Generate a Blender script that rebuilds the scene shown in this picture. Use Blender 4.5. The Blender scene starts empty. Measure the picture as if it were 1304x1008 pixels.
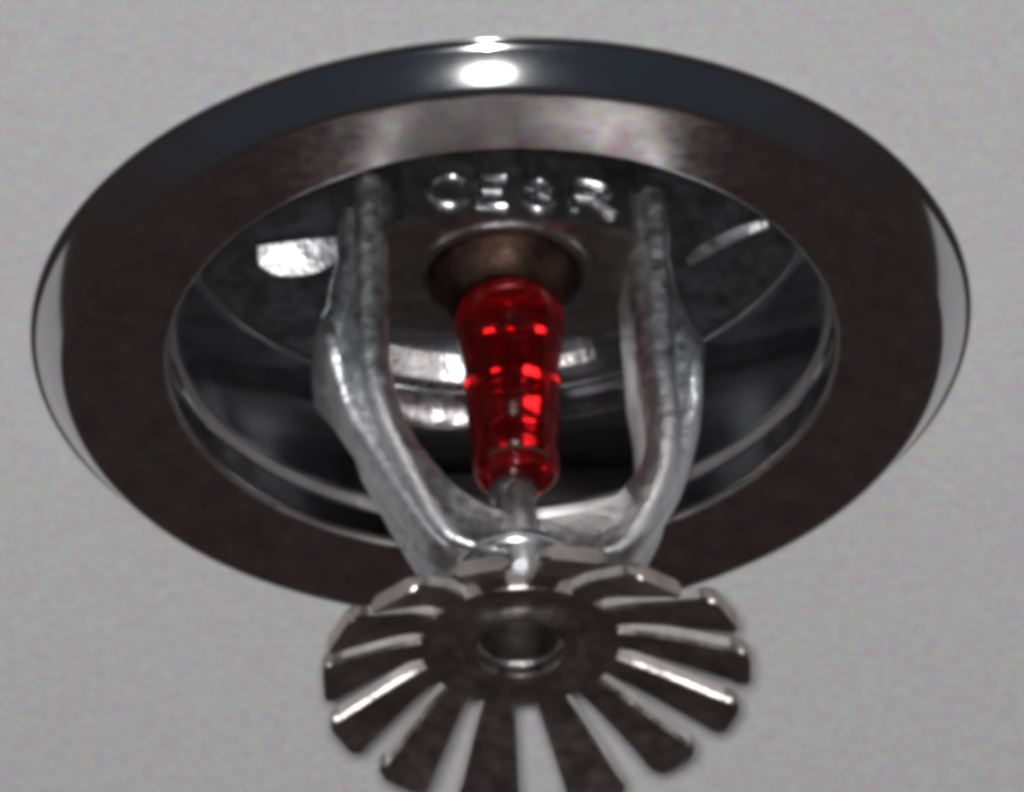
import bpy, bmesh, math, random
from mathutils import Vector, Matrix
random.seed(7)
C = bpy.context.scene.collection
S = bpy.context.scene
MM = 0.001
PI = math.pi

# ---------------------------------------------------------------- camera, world, light
ELEV = math.asin(0.596)
DIST = 1.5
d = Vector((0, math.cos(ELEV), math.sin(ELEV)))          # viewing direction, up at the ceiling
up = Vector((0, -math.sin(ELEV), math.cos(ELEV)))
right = Vector((1, 0, 0))
ROLL = math.radians(2.6)
r2 = right * math.cos(ROLL) - up * math.sin(ROLL)
u2 = up * math.cos(ROLL) + right * math.sin(ROLL)
r2 = right * math.cos(ROLL) - up * math.sin(ROLL)
cam = bpy.data.cameras.new('camera'); co = bpy.data.objects.new('camera', cam); C.objects.link(co)
aim = r2 * (0.00095) - u2 * (0.0062)                      # picture centre, seen from the plate's centre
co.matrix_world = Matrix((( r2.x, u2.x, -d.x, 0), (r2.y, u2.y, -d.y, 0), (r2.z, u2.z, -d.z, 0), (0, 0, 0, 1)))
co.location = aim - d * DIST
cam.sensor_width = 36; cam.lens = 36 * DIST / 0.0870
cam.clip_start = 0.05; cam.clip_end = 50
S.camera = co

w = bpy.data.worlds.new('World'); S.world = w; w.use_nodes = True
WN, WL = w.node_tree.nodes, w.node_tree.links               # the dim room: bluish behind the photographer, warmer ahead
tc = WN.new('ShaderNodeTexCoord'); sx = WN.new('ShaderNodeSeparateXYZ'); mx = WN.new('ShaderNodeMapRange'); mc = WN.new('ShaderNodeMix')
mx.inputs['From Min'].default_value = -.85; mx.inputs['From Max'].default_value = .4; mx.interpolation_type = 'SMOOTHSTEP'
mc.data_type = 'RGBA'
mc.inputs[6].default_value = (.034, .042, .053, 1); mc.inputs[7].default_value = (.035, .0265, .0265, 1)
WL.new(tc.outputs['Generated'], sx.inputs[0]); WL.new(sx.outputs[1], mx.inputs['Value'])
WL.new(mx.outputs[0], mc.inputs[0]); WL.new(mc.outputs[2], WN['Background'].inputs[0])
WN['Background'].inputs[1].default_value = 1.0

fl = bpy.data.lights.new('camera_flash', 'AREA'); fo = bpy.data.objects.new('camera_flash', fl); C.objects.link(fo)
fl.shape = 'RECTANGLE'; fl.size = 0.04; fl.size_y = 0.025
fl.energy = 19; fl.color = (1.0, .99, .995)
fo.location = co.location + u2 * 0.012 - r2 * 0.006
fo.rotation_euler = (-(fo.location)).to_track_quat('-Z', 'Y').to_euler()

S.view_settings.view_transform = 'Standard'
S.view_settings.look = 'None'
S.view_settings.exposure = 0
S.render.filter_size = 6.2
S.cycles.pixel_filter_type = 'BLACKMAN_HARRIS'
S.cycles.filter_width = 6.2                                # the photograph is a soft, enlarged one
S.cycles.max_bounces = 14; S.cycles.glossy_bounces = 10; S.cycles.transmission_bounces = 14
S.cycles.caustics_reflective = True; S.cycles.caustics_refractive = True
S.cycles.blur_glossy = 0.15
S.cycles.sample_clamp_indirect = 6
S.cycles.use_denoising = True

# ---------------------------------------------------------------- materials
def mat(name):
    m = bpy.data.materials.new(name); m.use_nodes = True
    return m, m.node_tree.nodes, m.node_tree.links, m.node_tree.nodes['Principled BSDF']
def coords(N, L, scale):
    t = N.new('ShaderNodeTexCoord'); mp = N.new('ShaderNodeMapping')
    mp.inputs['Scale'].default_value = (scale,) * 3
    L.new(t.outputs['Object'], mp.inputs['Vector'])
    return mp.outputs['Vector']
def noise(N, L, vec, scale, detail=3, rough=.5):
    n = N.new('ShaderNodeTexNoise'); n.inputs['Scale'].default_value = scale
    n.inputs['Detail'].default_value = detail; n.inputs['Roughness'].default_value = rough
    L.new(vec, n.inputs['Vector']); return n.outputs['Fac']
def ramp(N, L, fac, stops):
    r = N.new('ShaderNodeValToRGB'); e = r.color_ramp.elements
    while len(e) < len(stops): e.new(0.5)
    for k, (p, c) in enumerate(stops): e[k].position = p; e[k].color = (*c, 1)
    L.new(fac, r.inputs[0]); return r.outputs[0]
def bump(N, L, fac, p, strength, dist):
    b = N.new('ShaderNodeBump'); b.inputs['Strength'].default_value = strength; b.inputs['Distance'].default_value = dist
    L.new(fac, b.inputs['Height']); L.new(b.outputs[0], p.inputs['Normal'])
def vr(N, L, fac, a, b):
    m = N.new('ShaderNodeMapRange'); m.inputs['From Min'].default_value = .3; m.inputs['From Max'].default_value = .7
    m.inputs['To Min'].default_value = a; m.inputs['To Max'].default_value = b
    L.new(fac, m.inputs['Value']); return m.outputs[0]

def tint(N, L, vec, scale, base_out, target, amount):
    n = N.new('ShaderNodeTexNoise'); n.inputs['Scale'].default_value = scale; n.inputs['Detail'].default_value = 3
    L.new(vec, n.inputs['Vector'])
    x = N.new('ShaderNodeMix'); x.data_type = 'RGBA'; x.blend_type = 'OVERLAY'; x.inputs[0].default_value = amount
    L.new(base_out, x.inputs[6]); L.new(n.outputs['Color'], x.inputs[7]); L.new(x.outputs[2], target)

def metal(name, c1, c2, r_lo, r_hi, nscale, bstr, bdist, rscale=.35):
    m, N, L, p = mat(name)
    v = coords(N, L, 1000)                                  # noise in millimetres
    p.inputs['Metallic'].default_value = 1
    L.new(ramp(N, L, noise(N, L, v, rscale, 4), [(.35, c1), (.65, c2)]), p.inputs['Base Color'])
    L.new(vr(N, L, noise(N, L, v, rscale * 2.3, 4), r_lo, r_hi), p.inputs['Roughness'])
    if bstr: bump(N, L, noise(N, L, v, nscale, 4, .6), p, bstr, bdist)
    return m
chrome = metal('polished_chrome', (.60, .60, .61), (.56, .56, .57), .078, .088, .6, 0, .0002)
flange_m = metal('stamped_chrome', (.47, .42, .415), (.62, .555, .55), .17, .25, .6, .02, .0002)
nt = flange_m.node_tree; pb = nt.nodes['Principled BSDF']; src = pb.inputs['Base Color'].links[0].from_socket
tint(nt.nodes, nt.links, coords(nt.nodes, nt.links, 1000), .8, src, pb.inputs['Base Color'], .45)
cup_m = metal('drawn_chrome', (.50, .51, .52), (.60, .61, .62), .085, .115, .6, 0, .0002)
nt = cup_m.node_tree; pb = nt.nodes['Principled BSDF']; pb.inputs['Anisotropic'].default_value = .9
tg = nt.nodes.new('ShaderNodeTangent'); tg.direction_type = 'RADIAL'; tg.axis = 'Z'; nt.links.new(tg.outputs[0], pb.inputs['Tangent'])
floor_m = metal('darkened_floor', (.10, .105, .11), (.19, .19, .20), .46, .6, .6, .1, .0003)  # the cup floor's dark reflection put into its colour, glints dulled
refl_bar_m = metal('reflection_bar_metal', (.52, .50, .50), (.70, .67, .67), .20, .36, .5, .35, .0006, .5)  # for the added bars that imitate reflections in the cup
rough_edge = metal('rough_edge_metal', (.60, .59, .58), (.70, .68, .67), .36, .48, 1.0, 0, .0002)  # paler, rougher metal added to put bright lines along the cup's edges
cast = metal('cast_chrome', (.60, .61, .62), (.78, .79, .80), .30, .52, .9, .42, .0005)
smooth_cast = metal('turned_chrome', (.55, .56, .58), (.66, .67, .68), .22, .32, 1.0, .15, .0002)
dark_metal = metal('dull_base_metal', (.30, .285, .28), (.42, .40, .39), .28, .40, 1.0, .4, .0003)
plate = metal('stamped_plate', (.32, .29, .27), (.52, .48, .45), .26, .42, .6, .3, .0003, .3)
sheared = metal('sheared_edge', (.62, .60, .58), (.80, .78, .76), .62, .78, 1.5, .4, .0003)

bronze = metal('bronze_seat', (.04, .024, .018), (.075, .045, .034), .42, .6, 1.0, .3, .0003)
m, N, L, p = mat('red_bulb_glass'); bulb_m = m
p.inputs['Base Color'].default_value = (.78, .010, .013, 1)
p.inputs['Transmission Weight'].default_value = .975; p.inputs['IOR'].default_value = 1.47
v = coords(N, L, 1000)
L.new(vr(N, L, noise(N, L, v, .4, 2), .01, .05), p.inputs['Roughness'])
m, N, L, p = mat('air_bubble'); air_m = m
p.inputs['Base Color'].default_value = (.9, .05, .05, 1); p.inputs['Transmission Weight'].default_value = 1; p.inputs['IOR'].default_value = 1 / 1.47
p.inputs['Roughness'].default_value = .02

m, N, L, p = mat('ceiling_paint'); ceil_m = m
v = coords(N, L, 1000)
tint(N, L, v, 1.1, ramp(N, L, noise(N, L, v, 1.2, 6, .75), [(.3, (.655, .65, .65)), (.7, (.725, .72, .72))]), p.inputs['Base Color'], .55)
p.inputs['Roughness'].default_value = .85
bump(N, L, noise(N, L, v, .35, 5, .6), p, .12, .0004)

# ---------------------------------------------------------------- mesh helpers
def obj(name, bm, m, parent=None, sharp=35, smooth=True):
    me = bpy.data.meshes.new(name)
    bmesh.ops.recalc_face_normals(bm, faces=bm.faces[:])
    bm.to_mesh(me); bm.free()
    if smooth:
        for f in me.polygons: f.use_smooth = True
        me.set_sharp_from_angle(angle=math.radians(sharp))
    me.materials.append(m)
    o = bpy.data.objects.new(name, me); C.objects.link(o)
    if parent: o.parent = parent
    return o

def loft(bm, loops, close_first=True, close_last=True):
    rows = [[bm.verts.new(Vector(q) * MM) for q in lp] for lp in loops]
    n = len(rows[0])
    for a, b in zip(rows, rows[1:]):
        for i in range(n):
            bm.faces.new((a[i], a[(i + 1) % n], b[(i + 1) % n], b[i]))
    if close_first: bm.faces.new(rows[0])
    if close_last: bm.faces.new(rows[-1][::-1])
    return rows

def lathe(prof, n=128, closed=False):
    """turn a profile of (radius, height) in mm about the z axis"""
    bm = bmesh.new(); rows = []
    for r, z in prof:
        if r < 1e-6: rows.append([bm.verts.new((0, 0, z * MM))])
        else: rows.append([bm.verts.new((r * MM * math.cos(2 * PI * i / n), r * MM * math.sin(2 * PI * i / n), z * MM)) for i in range(n)])
    pairs = list(zip(rows, rows[1:]))
    if closed: pairs.append((rows[-1], rows[0]))
    for a, b in pairs:
        for i in range(n):
            j = (i + 1) % n
            if len(a) == 1 and len(b) == 1: continue
            if len(a) == 1: bm.faces.new((a[0], b[i], b[j]))
            elif len(b) == 1: bm.faces.new((a[i], a[j], b[0]))
            else: bm.faces.new((a[i], a[j], b[j], b[i]))
    return bm

def arc(cx, cz, r, a0, a1, n):
    return [(cx + r * math.cos(math.radians(a0 + (a1 - a0) * k / n)), cz + r * math.sin(math.radians(a0 + (a1 - a0) * k / n))) for k in range(n + 1)]

def smooth_path(pts, n):
    """Catmull-Rom through tuples"""
    out = []
    P = [pts[0]] + list(pts) + [pts[-1]]
    for k in range(1, len(P) - 2):
        for s in range(n):
            t = s / n
            out.append(tuple(.5 * (2 * b + (c - a) * t + (2 * a - 5 * b + 4 * c - e) * t * t + (3 * b - a - 3 * c + e) * t ** 3)
                             for a, b, c, e in zip(P[k - 1], P[k], P[k + 1], P[k + 2])))
    out.append(tuple(pts[-1])); return out

# ---------------------------------------------------------------- the ceiling
bm = bmesh.new(); n = 128; prev = None
for r, z in ((38.4, 13), (38.4, 0), (44, 0), (60, 0), (120, 0), (400, 0), (1200, 0), (3000, 0)):
    row = [bm.verts.new((r * MM * math.cos(2 * PI * i / n), r * MM * math.sin(2 * PI * i / n), z * MM)) for i in range(n)]
    if prev:
        for i in range(n): bm.faces.new((prev[i], prev[(i + 1) % n], row[(i + 1) % n], row[i]))
    prev = row
ceiling = obj('ceiling', bm, ceil_m); ceiling['kind'] = 'structure'

# ---------------------------------------------------------------- the sprinkler
root = bpy.data.objects.new('fire_sprinkler', None); C.objects.link(root)
root.empty_display_size = .01
root['label'] = 'recessed chrome fire sprinkler with red glass bulb and toothed deflector below the pale ceiling'
root['category'] = 'fire sprinkler'

# escutcheon: outer bead, sloping lip, flat flange and the deep recessed cup
prof = [(38.6, 1.0), (39.4, -.05), (39.9, -.12)] + arc(39.8, -.38, .2, 40, -60, 6) + [(39.7, -.64), (39.6, -.68)]
prof += [(39.5 + 21.45 * (math.cos(math.radians(31.07 + k)) - math.cos(math.radians(31.07))), -.76 - 21.45 * (math.sin(math.radians(31.07 + k)) - math.sin(math.radians(31.07)))) for k in range(11)] + [(37.05, -3.9), (36.8, -3.95)]
prof += [(36.3, -3.9), (33, -3.70), (30, -3.52)] + arc(29.0, -2.75, .72, -88, -180, 10)
esc_front = prof
back = [(29.2, 0), (29.2, 4), (37.5, .6)]
escutcheon = obj('escutcheon', lathe([(29.3, 1.0)] + [prof[0]] + prof + [(28.28, 0.9)], 192, closed=True), chrome, root, 30)
escutcheon.data.materials.append(flange_m); escutcheon.data.materials.append(rough_edge)
for f in escutcheon.data.polygons:
    c = f.center
    rr = math.hypot(c.x, c.y)
    if rr < .0368: f.material_index = 1
    if .0284 < rr < .02868 and c.z < -.0024: f.material_index = 2
cup = [(28.22, -2.6), (28.2, -.5), (28.05, -.25), (27.65, .5), (27.5, 1.0), (27.5, 12.4)] + arc(26.7, 12.5, .8, 0, 85, 6) + [(20, 13.75), (0, 14.9), (0, 15.7), (28.3, 14.4), (28.75, -2.4)]
recess = obj('recessed_cup', lathe(cup, 192), cup_m, escutcheon, 25)
recess.data.materials.append(rough_edge); recess.data.materials.append(floor_m)
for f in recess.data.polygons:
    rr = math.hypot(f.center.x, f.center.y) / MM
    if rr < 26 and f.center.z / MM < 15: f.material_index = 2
    if 27.6 < rr < 28.1 and -.3 < f.center.z / MM < .6: f.material_index = 1  # flared band added to catch bright streaks along the rim
# added facets that stand in for the striped reflections beside the bulb
def refl_bar(prof, a0, a1, n=24):
    bm = bmesh.new(); loops = []
    for k in range(n + 1):
        a = math.radians(90 - a0 - (a1 - a0) * k / n)
        loops.append([(r * math.cos(a), r * math.sin(a), z) for r, z in prof])
    loft(bm, loops)
    return obj('reflection_bar', bm, refl_bar_m, escutcheon, 25)
upper = [(22.3, 13.6), (22.35, 13.25), (23.7, 11.45), (23.95, 11.5), (24.1, 12.3), (24.2, 13.6)]
lower = [(27.6, 9.4), (27.45, 9.5), (26.6, 10.6), (26.5, 11.0), (26.5, 12.1), (27.6, 12.3)]
mid = [(24.6, 13.4), (24.7, 12.7), (25.0, 12.3), (25.3, 12.4), (25.3, 13.4)]
refl_bar(upper, -29, 3); refl_bar(lower, -25, 4); refl_bar(mid, -27, 2)
refl_bar([(22.8, 13.6), (22.85, 13.0), (23.5, 12.15), (23.75, 12.2), (23.9, 13.6)], 7, 20)

# frame base: a boxy wrench body with a turned seat in its underside
def rrect(hx, hy, rad, z, n=64):
    out = []
    for i in range(n):
        a = 2 * PI * i / n
        c, s = math.cos(a), math.sin(a)
        e = 2 / 4.2
        out.append((hx * math.copysign(abs(c) ** e, c), hy * math.copysign(abs(s) ** e, s), z))
    return out
def circ(r, z, n=64):
    return [(r * math.cos(2 * PI * i / n), r * math.sin(2 * PI * i / n), z) for i in range(n)]
bm = bmesh.new()
loft(bm, [rrect(11.6, 8.2, 3, 13.2), rrect(11.6, 8.2, 3, 6.0), rrect(11.6, 8.2, 3, 4.97),
          circ(7.7, 4.9), circ(7.55, 4.55), circ(6.9, 4.5), circ(6.55, 4.8), circ(6.4, 7.6), circ(5.6, 7.8), circ(5.5, 9.0), circ(.5, 9.2)])
base = obj('frame_base', bm, dark_metal, root, 30)

# raised characters cast on the near face of the wrench body (only partly legible)
GL = {'C': [[(.9, .8), (.6, 1), (.25, .9), (0, .5), (.25, .1), (.6, 0), (.9, .2)]],
      'E': [[(.85, 1), (0, 1), (0, 0), (.85, 0)], [(0, .52), (.7, .52)]],
      '8': [[(.45, .53), (.12, .75), (.45, 1), (.78, .75), (.45, .53), (.05, .27), (.45, 0), (.85, .27), (.45, .53)]],
      'R': [[(0, 0), (0, 1), (.6, .98), (.8, .75), (.6, .5), (0, .5)], [(.45, .5), (.95, 0)]]}
def tube(bm, pts, r, sides=8):
    pts = [Vector(q) for q in pts]; loops = []
    for k, q in enumerate(pts):
        t = (pts[min(k + 1, len(pts) - 1)] - pts[max(k - 1, 0)]).normalized()
        nrm = Vector((0, -1, 0)); b = t.cross(nrm).normalized(); nn = b.cross(t)
        loops.append([q + (b * math.cos(2 * PI * i / sides) + nn * math.sin(2 * PI * i / sides)) * r for i in range(sides)])
    loft(bm, loops)
for ch, x0, wd in (('C', -7.4, 3.6), ('E', -3.0, 2.6), ('8', .7, 3.0), ('R', 5.0, 3.9)):
    bm = bmesh.new()
    for st in GL[ch]:
        if ch != 'E': st = smooth_path(st, 4)
        tube(bm, [(x0 + u * wd, -8.15 + .08 * abs(x0 + u * wd) ** 2 / 30, 6.1 + q * 3.1) for u, q in st], .44)
    obj('raised_character', bm, smooth_cast, base, 50)

# the two arms of the frame, each a tapering blade that curls in to the boss
ST = [  # inner x,z   near ridge x,z   outer ridge x,z   half depth
    (10.4, 10, 12.6, 10, 13.9, 10, 6.9), (10.4, 5, 12.7, 5, 14.5, 5, 6.6), (10.4, 0, 12.75, 0, 15.5, 0, 6.2), (10.5, -4, 12.8, -4, 16.5, -4, 5.8),
    (10.3, -11, 12.6, -12, 15.6, -10.5, 5.2), (9.3, -16, 11.4, -17.6, 13.5, -16, 4.8), (7.1, -19.8, 9.7, -22, 11.2, -20.5, 4.5),
    (4.2, -22, 7.6, -25.6, 8.4, -24.6, 4.3), (1.6, -22.7, 4.6, -26.8, 4.9, -26.4, 4.1), (0.02, -22.8, 1.4, -27.4, 1.9, -27.4, 4.0)]
for sgn in (-1, 1):
    bm = bmesh.new(); loops = []
    for k, (xi, zi, xn, zn, xo, zo, dd) in enumerate(smooth_path(ST, 5)):
        if xn > 12 and zn < 9:
            j = .06 * math.sin(zn * 1.1 + sgn)
            xn += j; xo += j * .9
        bw = max(.9, min(2.4, 2.4 + (zi + 11) * .2))
        rib = math.exp(-((zo + 5.5) / 4.2) ** 2) * 2.6       # a raised rib down the outer side
        fl_ = 1.9 if xo - xn > 2.4 else 1.2
        half = [(xi, -dd + bw + .4, zi), (xi + .25, -dd + bw - .2, zi), (xn - 1.25, -dd + .4, zn + .1), (xn - .8, -dd + .05, zn), (xn, -dd, zn), (xn + .45, -dd + .2, zn),
                (xn + .75, -dd + .75, zn), (xo - fl_, -2.1, zo), (xo - 1.15, -1.9 - rib, zo), (xo - .55, -1.9 - rib, zo), (xo - .12, -1.4 - rib, zo), (xo, -.5, zo)]
        lp = half + [(a, -b, c) for a, b, c in half[::-1]]
        lean = 1.4 * max(0, min(1, (-zi - 7) / 10))               # the cast bridge sits slightly askew
        loops.append([(sgn * a + lean, b, c) for a, b, c in lp])
    loft(bm, loops)
    obj('frame_arm', bm, cast, root, 60)

# boss where the arms meet, with a turned collar and a raised rib down its near side
boss = obj('boss', lathe([(0, -19.4), (1.4, -19.4), (1.5, -22.6), (2.4, -23.6), (3.3, -25), (3.9, -29.5), (3.9, -32.6), (3.45, -32.6)], 64), cast, root)
obj('collar', lathe([(3.3, -25.2)] + arc(4.4, -26.0, .9, 100, -100, 10) + [(3.3, -26.9)], 96, closed=True), smooth_cast, boss)
bm = bmesh.new()
loft(bm, [[(1.45 * (1 if k not in (0, 4) else .6) * math.cos(2 * PI * i / 20), y + 1.45 * math.sin(2 * PI * i / 20), z) for i in range(20)]
          for k, (y, z) in enumerate(((-1.2, -18.6), (-2.2, -20.5), (-3.2, -23.5), (-3.7, -27), (-3.4, -28.2)))])
obj('rib', bm, cast, boss, 60)
# compression screw that clamps the bulb
obj('compression_screw', lathe([(0, -16.9), (1.7, -17.0), (2.0, -17.5), (2.0, -18.4), (1.6, -18.8), (1.5, -21), (0, -21)], 48), smooth_cast, root)

obj('bulb_seat', lathe([(0, 2.75), (2.4, 2.75), (3.4, 2.4), (4.3, 1.5), (4.75, 1.6), (5.1, 2.8), (5.55, 3.3), (5.7, 3.8), (6.1, 4.4), (6.3, 5.2), (6.3, 9.1), (0, 9.1)], 64), bronze, root)
# red glass bulb in its seat
bp = smooth_path([(.01, 2.7), (2.4, 2.5), (4.1, 1.6), (4.65, .3), (4.55, -1.3), (4.3, -2.9), (4.08, -4.6), (4.05, -8), (3.98, -10.2), (3.72, -11.9),
                  (3.6, -12.8), (3.62, -13.8), (3.7, -15), (3.3, -16.4), (1.6, -17.2), (.01, -17.35)], 5)
bulb = obj('glass_bulb', lathe([(0, bp[0][1])] + bp[1:-1] + [(0, bp[-1][1])], 64), bulb_m, root, 80)

obj('air_bubble', lathe([(0, 1.1)] + arc(0, 0, 1.1, 80, -80, 16) + [(0, -1.1)], 32), air_m, bulb, 80).location = (.3 * MM, 0, -1.6 * MM)
obj('air_bubble', lathe([(0, .75)] + arc(0, 0, .75, 80, -80, 12) + [(0, -.75)], 32), air_m, bulb, 80).location = (1.2 * MM, -.6 * MM, -8.0 * MM)

# deflector: flat hub, pierced by the screw, and a ring of teeth bent down
HZ = -33.5
defl = obj('deflector', lathe([(3.7, HZ + 1.5), (6.2, HZ + 1.5), (8.2, HZ + 1.1), (8.45, HZ + .9), (8.5, HZ - .08), (8.3, HZ - .37), (6.3, HZ), (5.6, HZ - .05),
                               (5.2, HZ - .35), (4.7, HZ - .85), (4.2, HZ - .95), (3.85, HZ - .8), (3.7, HZ - .3)], 96, closed=True), plate, root, 40)
obj('screw_socket', lathe([(3.68, HZ + .2), (3.4, HZ + .5), (3.4, HZ + 7.0), (1.4, HZ + 7.0), (1.2, HZ + 3.8), (.8, HZ + 3.3), (0, HZ + 3.2)], 48), dark_metal, defl, 40)

TH = 1.5
def tooth(angle_deg, length, w0, w1, bend, dx, round_r=.95):
    """plan outline from the hub rim to the tip, bent down, with real thickness and softened edges"""
    prof_r = [7.4, 8.2, 9.2, 10.0, 11, 12.5, 14, 15.5, 16.8]
    tip = 8 + length
    rs = [q for q in prof_r if q < tip - round_r - .3]
    half = lambda q: (w0 + (w1 - w0) * max(0, min(1, (q - 9) / (length - 1)))) / 2
    side = [(q, half(q)) for q in rs]
    h = half(tip)
    side += [(tip - round_r + round_r * math.sin(t), h - round_r + round_r * math.cos(t)) for t in (0, .4, .8, 1.2, PI / 2)]
    def zb(q):
        return HZ + .015 - math.tan(math.radians(10.6)) * (q - 6.3) - (math.tan(math.radians(bend)) - .187) * max(0, q - 9.6) ** 2 / (max(0, q - 9.6) + 1.2)
    bm = bmesh.new()
    a = math.radians(angle_deg); ca, sa = math.cos(a), math.sin(a)
    def P(q, y, z): return Vector((q * ca - y * sa + dx * max(0, q - 9) / 9, q * sa + y * ca, z)) * MM
    rows = []
    for q, hh in side:
        z = zb(q); e = min(.28, hh * .4)
        # a cross-section ring: bottom face, chamfers, top face
        ring = [(-hh + e, z), (hh - e, z), (hh, z + e), (hh, z + TH - e), (hh - e, z + TH), (-hh + e, z + TH), (-hh, z + TH - e), (-hh, z + e)]
        rows.append([bm.verts.new(P(q, y, zz)) for y, zz in ring])
    for A, B in zip(rows, rows[1:]):
        for i in range(8): bm.faces.new((A[i], A[(i + 1) % 8], B[(i + 1) % 8], B[i]))
    bm.faces.new(rows[0]); bm.faces.new(rows[-1])
    for f in bm.faces:
        f.normal_update()
        c = f.calc_center_median() / MM
        if abs(f.normal.z) < .45 and math.hypot(c.x - dx * .9, c.y) < tip - 1.2: f.material_index = 1
    return bm
# angle from +x turning towards the far side (down in the picture): measured on the photograph
TEETH = [(-23, 10.0), (0, 10.4), (25, 10.4), (48, 10.2), (73, 10.6), (104, 10.5), (130, 10.2), (154, 10.0), (180, 9.6), (204, 9.6),
         (230, 9.2), (257, 9.4), (284, 9.4), (310, 9.2)]
for k, (a, ln) in enumerate(TEETH):
    wide = (5.0 if 0 <= a < 110 else 5.6) + random.uniform(-.3, .3)
    obj('tooth', tooth(a + random.uniform(-1, 1), ln + random.uniform(-.2, .2), 2.75, wide, (29 if 215 < a < 320 else 23) + random.uniform(-3, 3), .9), plate, defl, 30).data.materials.append(sheared)

# the head sits a little off-centre in its escutcheon
for o in root.children:
    if o is not escutcheon: o.location.x = .4 * MM
    if o is not escutcheon and o is not defl: o.rotation_euler.z = math.radians(9)
# two added plates, tilted to the flash, standing in for bright reflections
def glint(name, c, ux, uy, w_, h_, t_):
    ux = Vector(ux).normalized(); uy = Vector(uy); uy = (uy - ux * uy.dot(ux)).normalized(); nz = ux.cross(uy)
    bm = bmesh.new(); loops = []
    for k in range(9):
        t = -1 + k / 4
        hh = h_ * (1 - .8 * abs(t) ** 2.5) ** .6
        ctr = Vector(c) + ux * (w_ * t) + nz * (.5 * t * t)
        loops.append([ctr + uy * a * hh + nz * b * t_ for a, b in ((-1, -.6), (-.9, -1), (.3, -1.3), (.8 / hh * h_ * .5, -1), (.8 / hh * h_ * .5, 1), (-1, 1))])
    loft(bm, loops)
    return obj(name, bm, cast, escutcheon, 40)
glint('glint_plate', (-17.0, 5.0, 12.5), (1, -.12, 0), (0, -.74, .67), 3.4, 2.1, .35)
glint("glint_plate", (19.6, 6.0, 12.0), (.78, -.55, .0), (0, .6, -.8), 4.2, .8, .35)
bulb.location.x += .35 * MM
